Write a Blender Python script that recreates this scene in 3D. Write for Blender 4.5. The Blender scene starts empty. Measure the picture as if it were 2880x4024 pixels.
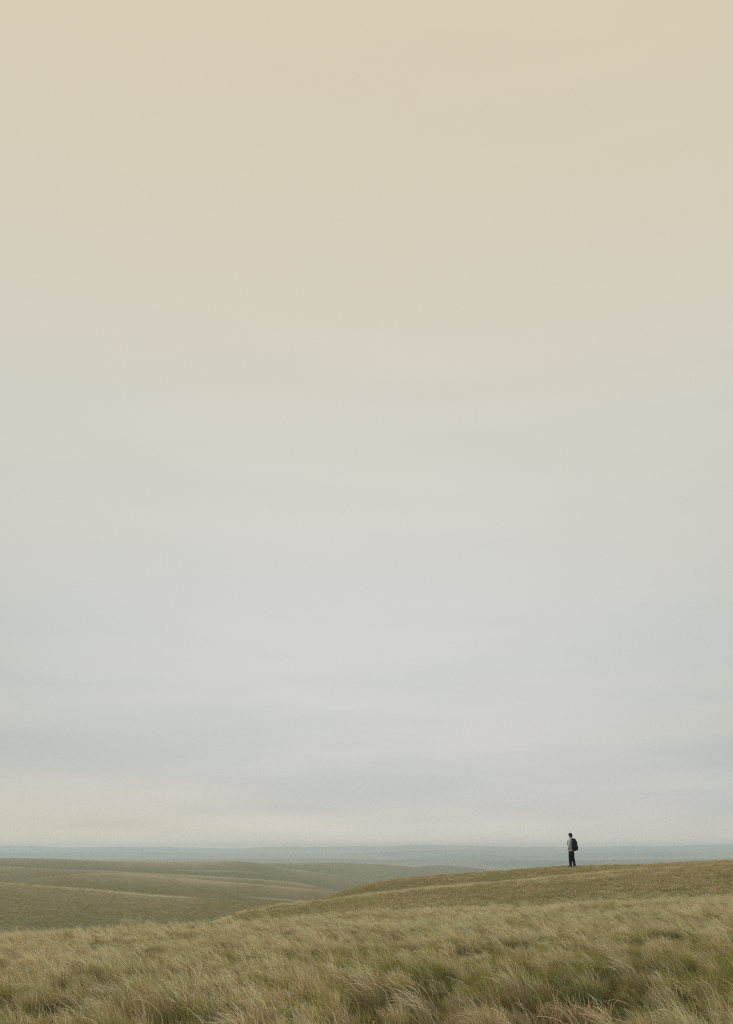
import bpy, bmesh, math
import numpy as np
from mathutils import Vector

rng = np.random.default_rng(11)
R = math.radians
SC = bpy.context.scene

# ------------------------------------------------------------------ camera
PW, PH, F = 2880.0, 4024.0, 4024.0 * 35.0 / 36.0
HROW = 3330.0                                   # row of the level horizon in the photograph
PITCH = math.atan((HROW - PH / 2) / F)
cam_d = bpy.data.cameras.new('camera')
cam = bpy.data.objects.new('camera', cam_d)
SC.collection.objects.link(cam)
cam_d.sensor_fit = 'VERTICAL'
cam_d.sensor_height = 36.0
cam_d.lens = 35.0
cam_d.clip_start = 0.1
cam_d.clip_end = 20000
cam.location = (0, 0, 0)                        # the eye is the origin, the ground lies 1.65 m below it
cam.rotation_euler = (math.pi / 2 + PITCH, 0, 0)
SC.camera = cam

# ------------------------------------------------------------------ sky
SUN_EL, SUN_AZ = R(42), R(-75)                  # azimuth from +Y (the view), negative is to the left
w = bpy.data.worlds.new('World')
SC.world = w
w.use_nodes = True
nt = w.node_tree
nt.nodes.clear()
N, L = nt.nodes.new, nt.links.new
out = N('ShaderNodeOutputWorld')
sky = N('ShaderNodeTexSky')
sky.sky_type = 'NISHITA'
sky.sun_disc = False
sky.sun_elevation = SUN_EL
sky.sun_rotation = SUN_AZ
sky.air_density, sky.dust_density = 1.0, 3.0
bg_clear = N('ShaderNodeBackground')
bg_clear.inputs['Strength'].default_value = 0.08
L(sky.outputs[0], bg_clear.inputs['Color'])
tc = N('ShaderNodeTexCoord')
sep = N('ShaderNodeSeparateXYZ')
L(tc.outputs['Generated'], sep.inputs[0])


def srgb(r, g, b):
    def f(c):
        c /= 255.0
        return c / 12.92 if c <= 0.04045 else ((c + 0.055) / 1.055) ** 2.4
    return (f(r), f(g), f(b), 1.0)


def ramp(nodes, stops, interp='LINEAR'):
    n = nodes.new('ShaderNodeValToRGB')
    n.color_ramp.interpolation = interp
    e = n.color_ramp.elements
    e[0].position, e[0].color = stops[0]
    e[1].position, e[1].color = stops[1]
    for p, c in stops[2:]:
        x = e.new(p)
        x.color = c
    return n


ZEN = 3.6          # the deck is brightest overhead, above the picture
# the overcast deck: pale blue-grey low down, warm cream higher up
deck = ramp(nt.nodes, [
    (0.0, (.90, .76, .64, 1)), (0.016, (.74, .68, .595, 1)), (0.035, srgb(211, 208, 202)), (0.06, srgb(212, 210, 206)), (0.10, srgb(215, 213, 209)),
    (0.17, srgb(215, 215, 211)), (0.27, srgb(216, 215, 209)), (0.40, srgb(217, 213, 201)),
    (0.52, srgb(218, 211, 193)), (0.70, srgb(221, 208, 179)), (0.78, srgb(222, 211, 190)), (1.0, (ZEN, ZEN * .985, ZEN * .96, 1))], 'B_SPLINE')
L(sep.outputs['Z'], deck.inputs['Fac'])
mp = N('ShaderNodeMapping')
mp.inputs['Scale'].default_value = (1.2, 1.2, 8.5)
L(tc.outputs['Generated'], mp.inputs['Vector'])
n1 = N('ShaderNodeTexNoise')
n1.inputs['Scale'].default_value = 2.9
n1.inputs['Detail'].default_value = 4
n1.inputs['Roughness'].default_value = 0.45
L(mp.outputs[0], n1.inputs['Vector'])
# streaks show low in the sky and melt away higher up
fade = N('ShaderNodeMapRange')
fade.interpolation_type = 'SMOOTHSTEP'
fade.inputs['From Min'].default_value = 0.02
fade.inputs['From Max'].default_value = 0.24
fade.inputs['To Min'].default_value = 0.9
fade.inputs['To Max'].default_value = 0.12
L(sep.outputs['Z'], fade.inputs['Value'])
streak = N('ShaderNodeMapRange')
streak.inputs['From Min'].default_value = 0.42
streak.inputs['From Max'].default_value = 0.62
L(n1.outputs['Fac'], streak.inputs['Value'])
sm = N('ShaderNodeMath')
sm.operation = 'MULTIPLY'
L(streak.outputs[0], sm.inputs[0])
L(fade.outputs[0], sm.inputs[1])
tint = N('ShaderNodeMix')
tint.data_type = 'RGBA'
tint.blend_type = 'MULTIPLY'
tint.inputs['B'].default_value = (0.85, 0.895, 0.915, 1)
L(sm.outputs[0], tint.inputs['Factor'])
L(deck.outputs['Color'], tint.inputs['A'])
# the sides of the sky are a little duller than its middle
ab = N('ShaderNodeMath')
ab.operation = 'MULTIPLY'
L(sep.outputs['X'], ab.inputs[0])
L(sep.outputs['X'], ab.inputs[1])
side = N('ShaderNodeMapRange')
side.inputs['From Min'].default_value = 0.0
side.inputs['From Max'].default_value = 0.13
side.inputs['To Max'].default_value = 1.0
L(ab.outputs[0], side.inputs['Value'])
low = N('ShaderNodeMapRange')
low.interpolation_type = 'SMOOTHSTEP'
low.inputs['From Min'].default_value = 0.05
low.inputs['From Max'].default_value = 0.5
low.inputs['To Min'].default_value = 0.95
low.inputs['To Max'].default_value = 0.15
L(sep.outputs['Z'], low.inputs['Value'])
lift = N('ShaderNodeMapRange')
lift.interpolation_type = 'SMOOTHSTEP'
lift.inputs['From Min'].default_value = 0.02
lift.inputs['From Max'].default_value = 0.10
lift.inputs['To Min'].default_value = 0.25
L(sep.outputs['Z'], lift.inputs['Value'])
lm = N('ShaderNodeMath')
lm.operation = 'MULTIPLY'
L(low.outputs[0], lm.inputs[0])
L(lift.outputs[0], lm.inputs[1])
sl = N('ShaderNodeMath')
sl.operation = 'MULTIPLY'
L(side.outputs[0], sl.inputs[0])
L(lm.outputs[0], sl.inputs[1])
edge = N('ShaderNodeMix')
edge.data_type = 'RGBA'
edge.blend_type = 'MULTIPLY'
edge.inputs['B'].default_value = (0.83, 0.85, 0.81, 1)
L(sl.outputs[0], edge.inputs['Factor'])
L(tint.outputs['Result'], edge.inputs['A'])
# a creamy break low on the left
wx = N('ShaderNodeMapRange')
wx.interpolation_type = 'SMOOTHSTEP'
wx.inputs['From Min'].default_value = 0.05
wx.inputs['From Max'].default_value = -0.30
L(sep.outputs['X'], wx.inputs['Value'])
wz = N('ShaderNodeMapRange')
wz.interpolation_type = 'SMOOTHSTEP'
wz.inputs['From Min'].default_value = 0.085
wz.inputs['From Max'].default_value = 0.03
L(sep.outputs['Z'], wz.inputs['Value'])
wm = N('ShaderNodeMath')
wm.operation = 'MULTIPLY'
L(wx.outputs[0], wm.inputs[0])
L(wz.outputs[0], wm.inputs[1])
cream = N('ShaderNodeMix')
cream.data_type = 'RGBA'
cream.blend_type = 'MULTIPLY'
cream.inputs['B'].default_value = (1.05, 1.0, 0.93, 1)
L(wm.outputs[0], cream.inputs['Factor'])
L(edge.outputs['Result'], cream.inputs['A'])
bg_deck = N('ShaderNodeBackground')
bg_deck.inputs['Strength'].default_value = 1.0
L(cream.outputs['Result'], bg_deck.inputs['Color'])
mixw = N('ShaderNodeMixShader')
mixw.inputs['Fac'].default_value = 0.95
L(bg_clear.outputs[0], mixw.inputs[1])
L(bg_deck.outputs[0], mixw.inputs[2])
L(mixw.outputs[0], out.inputs['Surface'])

# ------------------------------------------------------------------ sun behind the cloud
sd = bpy.data.lights.new('sun', 'SUN')
sd.energy = 1.5
sd.angle = R(14)
sd.color = (1.0, 0.95, 0.86)
sun = bpy.data.objects.new('sun', sd)
SC.collection.objects.link(sun)
sdir = Vector((math.sin(SUN_AZ) * math.cos(SUN_EL), math.cos(SUN_AZ) * math.cos(SUN_EL), math.sin(SUN_EL)))
sun.rotation_euler = (-sdir).to_track_quat('-Z', 'Y').to_euler()

SC.view_settings.view_transform = 'Standard'
SC.view_settings.look = 'None'
SC.view_settings.exposure = 0.0
SC.view_settings.gamma = 1.0
SC.view_settings.use_curve_mapping = False
SC.cycles.volume_bounces = 1
SC.cycles.use_light_tree = False
SC.cycles.filter_width = 1.1
SC.cycles.use_denoising = False          # the fine grass keeps its blades, the haze a little grain
SC.cycles.use_adaptive_sampling = False
SC.cycles.max_bounces = 8
SC.cycles.diffuse_bounces = 4
SC.cycles.transmission_bounces = 4


# ------------------------------------------------------------------ helpers
def link(o, parent=None):
    SC.collection.objects.link(o)
    if parent is not None:
        o.parent = parent
    return o


def tag(o, label=None, cat=None, group=None, kind=None):
    if label: o['label'] = label
    if cat: o['category'] = cat
    if group: o['group'] = group
    if kind: o['kind'] = kind
    return o


def mesh_np(name, verts, quads, mat=None, smooth=False):
    me = bpy.data.meshes.new(name)
    verts = np.asarray(verts, dtype=np.float32)
    quads = np.asarray(quads, dtype=np.int32)
    nv, nf = len(verts), len(quads)
    me.vertices.add(nv)
    me.vertices.foreach_set('co', verts.ravel())
    me.loops.add(nf * 4)
    me.loops.foreach_set('vertex_index', quads.ravel())
    me.polygons.add(nf)
    me.polygons.foreach_set('loop_start', np.arange(0, nf * 4, 4, dtype=np.int32))
    me.polygons.foreach_set('use_smooth', np.full(nf, smooth, dtype=bool))
    me.update(calc_edges=True)
    if mat: me.materials.append(mat)
    return me


def vnoise(x, y, seed=0):
    """smooth value noise in 0..1, one cell per unit"""
    x, y = np.asarray(x, float), np.asarray(y, float)
    xi, yi = np.floor(x).astype(np.int64), np.floor(y).astype(np.int64)
    fx, fy = x - xi, y - yi
    fx, fy = fx * fx * (3 - 2 * fx), fy * fy * (3 - 2 * fy)

    def h(a, b):
        n = (a * 374761393 + b * 668265263 + seed * 974711) & 0x7fffffff
        n = ((n ^ (n >> 13)) * 1274126177) & 0x7fffffff
        return ((n ^ (n >> 16)) & 0xffff) / 65535.0
    return (h(xi, yi) * (1 - fx) + h(xi + 1, yi) * fx) * (1 - fy) + (h(xi, yi + 1) * (1 - fx) + h(xi + 1, yi + 1) * fx) * fy


def fbm(x, y, seed=0, oct=4):
    a, s, t = 0.5, 0.0, 0.0
    for k in range(oct):
        s = s + a * vnoise(x * 2 ** k, y * 2 ** k, seed + 17 * k)
        t += a
        a *= 0.5
    return s / t


# ------------------------------------------------------------------ terrain: rolling folds, each crest at its own distance
def ray(x, row):
    X, Y = (x - PW / 2) / F, -(row - PH / 2) / F
    dy = math.cos(PITCH) - Y * math.sin(PITCH)
    dz = math.sin(PITCH) + Y * math.cos(PITCH)
    return math.atan2(X, dy), dz / math.hypot(X, dy)


FA = R(32)
az = np.concatenate([np.linspace(-math.pi, -FA, 40)[:-1], np.linspace(-FA, FA, 1500), np.linspace(FA, math.pi, 40)[1:]])


def smooth_az(v, sig):
    """gaussian smoothing over azimuth inside the densely sampled fan"""
    i0, n = 39, 1500
    k = int(3 * sig) + 1
    ker = np.exp(-0.5 * (np.arange(-k, k + 1) / sig) ** 2)
    ker /= ker.sum()
    seg = np.pad(v[i0:i0 + n], k, mode='edge')
    v = v.copy()
    v[i0:i0 + n] = np.convolve(seg, ker, mode='valid')
    return v


def crest(pts, sig=9):
    a = [ray(x, r) for x, r in pts]
    return smooth_az(np.interp(az, [p[0] for p in a], [p[1] for p in a]), sig)


cE = crest([(-700, 3655), (0, 3637), (120, 3633), (240, 3626), (400, 3617), (640, 3604), (887, 3595), (1241, 3585), (1440, 3576), (1750, 3566),
            (1972, 3555), (2160, 3546), (2337, 3535), (2560, 3522), (2736, 3514), (2880, 3508), (3600, 3490)], 24)
cD = crest([(-700, 3770), (0, 3745), (500, 3705), (800, 3630), (897, 3593), (942, 3584), (986, 3573), (1030, 3562), (1119, 3550), (1208, 3539),
            (1296, 3533), (1363, 3522), (1440, 3514), (1529, 3503), (1617, 3493), (1750, 3480), (1839, 3471), (1972, 3462), (2061, 3453),
            (2160, 3446), (2293, 3433), (2426, 3419), (2515, 3412), (2692, 3404), (2880, 3394), (3600, 3375)])
cC = crest([(-700, 3830), (0, 3800), (600, 3740), (1000, 3640), (1200, 3562), (1300, 3522), (1385, 3495), (1440, 3480), (1528, 3459), (1617, 3451),
            (1750, 3438), (1883, 3431), (1972, 3423), (2060, 3416), (2150, 3409), (2250, 3405), (2470, 3400), (2603, 3395), (2736, 3389),
            (2880, 3382), (3600, 3362)])
cF = crest([(-700, 3430), (0, 3468), (177, 3482), (355, 3495), (488, 3508), (576, 3517), (720, 3526), (900, 3540), (1100, 3552), (1400, 3560), (3600, 3570)])
cT = crest([(-700, 3480), (0, 3472), (66, 3464), (155, 3446), (266, 3434), (399, 3427), (576, 3437), (720, 3452), (897, 3468), (1030, 3477),
            (1163, 3488), (1296, 3502), (1363, 3508), (1500, 3522), (2000, 3540), (3600, 3550)])
cS = crest([(-700, 3390), (0, 3404), (222, 3415), (399, 3420), (576, 3429), (720, 3437), (853, 3444), (986, 3453), (1119, 3462), (1185, 3471),
            (1252, 3484), (1330, 3500), (1440, 3512), (2000, 3525), (3600, 3540)])
cB = crest([(-700, 3362), (0, 3372), (200, 3375), (400, 3382), (720, 3387), (800, 3386), (850, 3384), (890, 3382), (940, 3384), (1000, 3389),
            (1050, 3396), (1110, 3411), (1208, 3424), (1296, 3435), (1363, 3450), (1440, 3464), (1600, 3480), (2000, 3500), (3600, 3510)])
cG = crest([(-700, 3400), (900, 3398), (1050, 3392), (1150, 3393), (1250, 3391), (1320, 3389), (1440, 3393), (1520, 3397), (1600, 3404), (1680, 3415),
            (1760, 3432), (1900, 3448), (2400, 3460), (3600, 3460)])
cH = crest([(-700, 3420), (1300, 3418), (1560, 3414), (1640, 3407), (1680, 3402), (1720, 3399), (1780, 3402), (1850, 3409), (1920, 3418), (1980, 3428),
            (2300, 3445), (3600, 3445)])
cP3 = crest([(-700, 3372), (0, 3374), (700, 3376), (1100, 3372), (1500, 3384), (1800, 3381), (2200, 3385), (2880, 3376), (3600, 3370)], 30)
cP2 = crest([(-700, 3348), (0, 3352), (500, 3350), (900, 3356), (1300, 3356), (1440, 3357), (1560, 3348), (1700, 3342), (1900, 3342), (2160, 3348),
             (2500, 3352), (2880, 3344), (3600, 3350)], 30)
cP1 = crest([(-700, 3330), (0, 3324), (130, 3325), (180, 3329), (250, 3332), (320, 3332), (440, 3327), (600, 3327), (720, 3328), (900, 3330), (1040, 3325),
             (1170, 3321), (1300, 3320), (1440, 3320), (1600, 3321), (1800, 3324), (2000, 3327), (2200, 3329), (2400, 3329), (2600, 3327),
             (2760, 3323), (2880, 3324), (3600, 3330)], 8)

px = np.interp(az, *zip(*sorted((ray(x, 3450)[0], x) for x in range(-900, 3800, 50))))   # photo column of each azimuth
left = np.clip((1500 - px) / 700, 0, 1)
left = left * left * (3 - 2 * left)
rE = 25.0 + 4.0 * (1 - left)
EYE = 1.9
one = np.ones_like(az)


def tz(c, r, d=0.0):        # height of a crest at distance r, lowered by d metres
    return c * r - d


knots = [  # (distance, height) from the camera outward
    (0.01 * one, -EYE * one), (4 * one, -EYE * one),
    (rE * 0.55, np.minimum(tz(cE, rE, .34), 0) * 0.42 - EYE * 0.58 - 0.02 * left),
    (rE, tz(cE, rE, 0.34)),
    (rE + 5, tz(cE, rE, 0.34) - 0.10 - 1.1 * left),
    (49 * one, tz(cD, 49) - .04), (52.5 * one, np.minimum(tz(cD, 52.5) - 0.22, tz(cC, 52.5))),
    (59 * one, tz(cC, 59) + .0), (69 * one, tz(cC, 69, 0.75) - 0.3 * left), (98 * one, np.minimum(tz(cC, 98, 4.0), -9.8 * one)),
    (180 * one, tz(cF, 180)), (208 * one, tz(cF, 208, 1.1)),
    (280 * one, tz(cT, 280)), (312 * one, tz(cT, 312, 1.3)),
    (390 * one, tz(cS, 390)), (440 * one, tz(cS, 440, 1.8)),
    (620 * one, tz(cB, 620)), (690 * one, tz(cB, 690, 4)),
    (840 * one, tz(cG, 840)), (940 * one, tz(cG, 940, 7)),
    (1120 * one, tz(cH, 1120)), (1300 * one, tz(cH, 1300, 14)),
    (1550 * one, np.minimum(tz(cP3, 1550, 22), tz(cH, 1550, 4))), (2050 * one, tz(cP3, 2050)), (2350 * one, tz(cP3, 2350, 9)),
    (3000 * one, tz(cP2, 3000)), (3400 * one, tz(cP2, 3400, 12)),
    (4300 * one, tz(cP1, 4300)), (4700 * one, tz(cP1, 4700, 14)),
]
KR = np.array([k[0] for k in knots]).T
KZ = np.array([k[1] for k in knots]).T
rr = np.concatenate([np.linspace(0, 5, 8)[:-1], np.linspace(5, 32, 90)[:-1], np.linspace(32, 70, 130)[:-1], np.geomspace(70, 700, 240)[:-1], np.geomspace(700, 4700, 160)])


def pchip(xk, yk, x):
    h = np.diff(xk)
    dl = np.diff(yk) / h
    d = np.zeros_like(yk)
    for i in range(1, len(xk) - 1):
        if dl[i - 1] * dl[i] > 0:
            w1, w2 = 2 * h[i] + h[i - 1], h[i] + 2 * h[i - 1]
            d[i] = (w1 + w2) / (w1 / dl[i - 1] + w2 / dl[i])
    d[0], d[-1] = dl[0], dl[-1]
    j = np.clip(np.searchsorted(xk, x) - 1, 0, len(h) - 1)
    t = (x - xk[j]) / h[j]
    t = np.clip(t, 0, 1)
    return ((1 + 2 * t) * (1 - t) ** 2 * yk[j] + t * (1 - t) ** 2 * h[j] * d[j] + t * t * (3 - 2 * t) * yk[j + 1] + t * t * (t - 1) * h[j] * d[j + 1])


NA, NR = len(az), len(rr)
Z = np.empty((NA, NR))
for i in range(NA):
    Z[i] = pchip(KR[i], KZ[i], rr)
GX = np.sin(az)[:, None] * rr[None]
GY = np.cos(az)[:, None] * rr[None]
RR = np.broadcast_to(rr[None], Z.shape)
# tussocky unevenness, and broad gullies on the far slopes
near = np.clip((RR - 8) / 10, 0, 1)
Z += near * 0.10 * (fbm(GX / 2.2, GY / 2.2, 3) - 0.5) * np.clip(1.4 - RR / 200, 0, 1)
Z += 0.5 * (fbm(GX / 38, GY / 30, 5) - 0.5) * np.clip((RR - 70) / 60, 0, 1) * np.clip(1.5 - RR / 800, 0, 1)

fz = np.clip((RR - 1500) / 600, 0, 1)
Z += fz * (RR * .0042) * (fbm(GX / 420, GY / 700, 71, 5) - .5) * 1.5


def ground_z(x, y):
    return sample(Z, x, y)


def sample(G, x, y):
    x, y = np.asarray(x, float), np.asarray(y, float)
    a, r = np.arctan2(x, y), np.hypot(x, y)
    i = np.clip(np.searchsorted(az, a) - 1, 0, NA - 2)
    j = np.clip(np.searchsorted(rr, r) - 1, 0, NR - 2)
    u = (a - az[i]) / (az[i + 1] - az[i])
    v = (r - rr[j]) / (rr[j + 1] - rr[j])
    return (G[i, j] * (1 - u) + G[i + 1, j] * u) * (1 - v) + (G[i, j + 1] * (1 - u) + G[i + 1, j + 1] * u) * v


# bleached grass along the crests, and the faint trodden tracks
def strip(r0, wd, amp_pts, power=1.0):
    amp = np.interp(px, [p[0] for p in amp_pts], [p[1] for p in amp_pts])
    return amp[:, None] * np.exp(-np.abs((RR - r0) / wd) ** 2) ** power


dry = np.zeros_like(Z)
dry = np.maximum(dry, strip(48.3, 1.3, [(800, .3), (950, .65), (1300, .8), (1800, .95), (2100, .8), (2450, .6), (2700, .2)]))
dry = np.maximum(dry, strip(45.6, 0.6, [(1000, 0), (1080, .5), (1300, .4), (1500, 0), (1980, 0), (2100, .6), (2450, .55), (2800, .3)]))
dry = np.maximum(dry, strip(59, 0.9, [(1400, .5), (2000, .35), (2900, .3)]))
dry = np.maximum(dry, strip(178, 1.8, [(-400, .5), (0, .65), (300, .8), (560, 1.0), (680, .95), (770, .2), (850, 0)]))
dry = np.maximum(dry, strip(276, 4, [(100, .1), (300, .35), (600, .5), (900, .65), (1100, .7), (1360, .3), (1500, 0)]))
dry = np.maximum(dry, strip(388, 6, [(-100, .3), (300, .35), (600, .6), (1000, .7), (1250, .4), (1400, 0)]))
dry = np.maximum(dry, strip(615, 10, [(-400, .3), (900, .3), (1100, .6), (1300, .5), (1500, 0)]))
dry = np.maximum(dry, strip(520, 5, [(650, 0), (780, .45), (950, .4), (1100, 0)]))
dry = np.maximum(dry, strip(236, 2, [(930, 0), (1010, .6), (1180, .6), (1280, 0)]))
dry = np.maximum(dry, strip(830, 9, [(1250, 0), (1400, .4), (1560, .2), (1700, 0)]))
def relief_band(rk, wd, amp_pts):      # paler near shoulder of a crest: drier grass, with relief shading painted in
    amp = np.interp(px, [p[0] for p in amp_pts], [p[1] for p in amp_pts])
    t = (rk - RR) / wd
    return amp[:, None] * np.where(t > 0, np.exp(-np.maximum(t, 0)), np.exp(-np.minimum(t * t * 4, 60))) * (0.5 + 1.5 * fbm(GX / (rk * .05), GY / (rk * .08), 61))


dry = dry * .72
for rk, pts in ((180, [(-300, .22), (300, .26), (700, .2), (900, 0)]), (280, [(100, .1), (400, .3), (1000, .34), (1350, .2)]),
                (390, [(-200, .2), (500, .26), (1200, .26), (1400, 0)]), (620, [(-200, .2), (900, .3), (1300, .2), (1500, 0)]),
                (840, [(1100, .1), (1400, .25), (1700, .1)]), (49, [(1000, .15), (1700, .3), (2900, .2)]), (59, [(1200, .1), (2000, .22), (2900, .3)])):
    dry = np.maximum(dry, relief_band(rk, rk * .09, pts))  # the mask also carries the painted relief shading of the crests
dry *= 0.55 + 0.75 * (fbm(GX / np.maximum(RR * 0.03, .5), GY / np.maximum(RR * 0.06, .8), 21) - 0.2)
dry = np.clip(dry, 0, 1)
# greener hollows
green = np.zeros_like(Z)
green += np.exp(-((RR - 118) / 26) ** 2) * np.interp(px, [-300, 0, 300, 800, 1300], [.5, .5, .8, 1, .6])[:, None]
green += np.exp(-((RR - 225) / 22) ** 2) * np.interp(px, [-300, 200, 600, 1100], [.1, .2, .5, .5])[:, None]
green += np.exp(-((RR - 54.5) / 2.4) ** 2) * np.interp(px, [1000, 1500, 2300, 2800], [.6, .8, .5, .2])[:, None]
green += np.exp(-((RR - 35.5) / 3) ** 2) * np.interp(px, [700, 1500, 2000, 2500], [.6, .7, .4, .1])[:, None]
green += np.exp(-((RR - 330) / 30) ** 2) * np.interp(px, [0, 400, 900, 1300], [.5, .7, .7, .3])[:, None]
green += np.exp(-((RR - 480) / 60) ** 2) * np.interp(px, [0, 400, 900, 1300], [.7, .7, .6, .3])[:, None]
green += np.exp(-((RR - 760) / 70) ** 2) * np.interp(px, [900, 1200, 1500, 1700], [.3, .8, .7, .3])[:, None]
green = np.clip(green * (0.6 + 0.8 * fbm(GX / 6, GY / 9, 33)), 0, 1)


def shader(name):
    m = bpy.data.materials.new(name)
    m.use_nodes = True
    m.node_tree.nodes.clear()
    return m, m.node_tree.nodes, m.node_tree.links


def node(nodes, kind, **kw):
    n = nodes.new(kind)
    for k, v in kw.items():
        if k.startswith('i_'):
            key = k[2:].replace('_', ' ')
            n.inputs[key].default_value = v
        else:
            setattr(n, k, v)
    return n


def mixrgb(nodes, links, fac, a, b, blend='MIX'):
    n = node(nodes, 'ShaderNodeMix', data_type='RGBA', blend_type=blend)
    for key, v in (('Factor', fac), ('A', a), ('B', b)):
        if isinstance(v, bpy.types.NodeSocket): links.new(v, n.inputs[key])
        else: n.inputs[key].default_value = v
    return n.outputs['Result']


def ground_material():
    m, nd, lk = shader('hill_grass')
    geo = node(nd, 'ShaderNodeNewGeometry')
    dat = node(nd, 'ShaderNodeAttribute', attribute_name='dry')
    gat = node(nd, 'ShaderNodeAttribute', attribute_name='green')

    def noise(scale, detail, rough, sc=(1, 1, 1)):
        mp = node(nd, 'ShaderNodeMapping')
        mp.inputs['Scale'].default_value = sc
        lk.new(geo.outputs['Position'], mp.inputs['Vector'])
        n = node(nd, 'ShaderNodeTexNoise')
        n.inputs['Scale'].default_value = scale
        n.inputs['Detail'].default_value = detail
        n.inputs['Roughness'].default_value = rough
        lk.new(mp.outputs[0], n.inputs['Vector'])
        return n.outputs['Fac']

    def rng_(v, a, b, c=0., d=1.):
        n = node(nd, 'ShaderNodeMapRange')
        for k, q in zip(('From Min', 'From Max', 'To Min', 'To Max'), (a, b, c, d)):
            n.inputs[k].default_value = q
        lk.new(v, n.inputs['Value'])
        return n.outputs[0]
    big = noise(0.022, 4, .55, (1, .55, 1))
    mid = noise(0.35, 5, .6, (.6, 1, 1))
    fine = noise(5.0, 8, .72)
    grain = noise(1.9, 7, .78, (.7, 1, 1))
    col = mixrgb(nd, lk, rng_(big, .36, .64), (.108, .112, .043, 1), (.158, .138, .060, 1))
    col = mixrgb(nd, lk, rng_(mid, .42, .68, 0, .65), col, (.225, .18, .092, 1))
    gm = node(nd, 'ShaderNodeMath', operation='MULTIPLY')
    lk.new(gat.outputs['Fac'], gm.inputs[0])
    gm.inputs[1].default_value = .95
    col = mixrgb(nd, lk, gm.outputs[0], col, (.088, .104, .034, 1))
    col = mixrgb(nd, lk, rng_(fine, .36, .52, .6, 0), col, (.055, .052, .022, 1))
    col = mixrgb(nd, lk, rng_(fine, .54, .70, 0, .6), col, (.34, .28, .16, 1))
    col = mixrgb(nd, lk, rng_(grain, .38, .52, .55, 0), col, (.050, .048, .022, 1))
    col = mixrgb(nd, lk, rng_(grain, .53, .66, 0, .5), col, (.36, .29, .165, 1))
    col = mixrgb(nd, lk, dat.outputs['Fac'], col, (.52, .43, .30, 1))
    far = node(nd, 'ShaderNodeAttribute', attribute_name='far')
    wood = noise(.0031, 6, .62, (.5, 1, 1))
    fm = node(nd, 'ShaderNodeMath', operation='MULTIPLY')
    lk.new(rng_(wood, .46, .56, 0, 1), fm.inputs[0])
    lk.new(far.outputs['Fac'], fm.inputs[1])
    col = mixrgb(nd, lk, fm.outputs[0], col, (.085, .092, .055, 1))      # woods and heath on the far plain
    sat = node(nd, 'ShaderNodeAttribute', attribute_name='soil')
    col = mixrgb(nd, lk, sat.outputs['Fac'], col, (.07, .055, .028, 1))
    bs = node(nd, 'ShaderNodeBsdfDiffuse')
    lk.new(col, bs.inputs['Color'])
    bp = node(nd, 'ShaderNodeBump')
    bp.inputs['Strength'].default_value = .7
    bp.inputs['Distance'].default_value = .05
    lk.new(fine, bp.inputs['Height'])
    lk.new(bp.outputs[0], bs.inputs['Normal'])
    o = node(nd, 'ShaderNodeOutputMaterial')
    lk.new(bs.outputs[0], o.inputs['Surface'])
    return m


ii = np.arange(NA * NR).reshape(NA, NR)
quads = np.stack([ii[:-1, :-1], ii[1:, :-1], ii[1:, 1:], ii[:-1, 1:]], -1).reshape(-1, 4)[:, ::-1]
# bleached plain far below
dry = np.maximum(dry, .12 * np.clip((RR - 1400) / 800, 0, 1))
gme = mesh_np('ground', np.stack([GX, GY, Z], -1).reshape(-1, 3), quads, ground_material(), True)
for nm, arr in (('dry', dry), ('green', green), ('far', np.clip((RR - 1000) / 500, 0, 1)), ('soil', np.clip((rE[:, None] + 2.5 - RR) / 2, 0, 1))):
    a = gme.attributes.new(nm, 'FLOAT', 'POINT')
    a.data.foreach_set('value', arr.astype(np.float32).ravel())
ground = link(bpy.data.objects.new('ground', gme))
tag(ground, 'rolling dry grass downs falling away to a far plain', kind='structure')


# ------------------------------------------------------------------ grass
def blade_material(name, spread=0.35):
    m, nd, lk = shader(name)
    at = node(nd, 'ShaderNodeAttribute', attribute_name='tone')
    geo = node(nd, 'ShaderNodeNewGeometry')
    n = node(nd, 'ShaderNodeTexNoise')
    n.inputs['Scale'].default_value = 0.42
    n.inputs['Detail'].default_value = 4
    lk.new(geo.outputs['Position'], n.inputs['Vector'])
    mr = node(nd, 'ShaderNodeMapRange')
    for k, q in zip(('From Min', 'From Max', 'To Min', 'To Max'), (.35, .65, 0, 1)):
        mr.inputs[k].default_value = q
    lk.new(n.outputs['Fac'], mr.inputs['Value'])
    patch = mixrgb(nd, lk, mr.outputs[0], (1.03, .995, .93, 1), (.87, .90, .77, 1))
    col = mixrgb(nd, lk, 1.0, at.outputs['Color'], patch, 'MULTIPLY')
    d = node(nd, 'ShaderNodeBsdfDiffuse')
    t = node(nd, 'ShaderNodeBsdfTranslucent')
    lk.new(col, d.inputs['Color'])
    lk.new(col, t.inputs['Color'])
    mx = node(nd, 'ShaderNodeMixShader')
    mx.inputs['Fac'].default_value = spread
    lk.new(d.outputs[0], mx.inputs[1])
    lk.new(t.outputs[0], mx.inputs[2])
    o = node(nd, 'ShaderNodeOutputMaterial')
    lk.new(mx.outputs[0], o.inputs['Surface'])
    return m


M_BLADE = blade_material('grass_blade')
WIND = math.pi                                   # blades lean to -X


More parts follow.
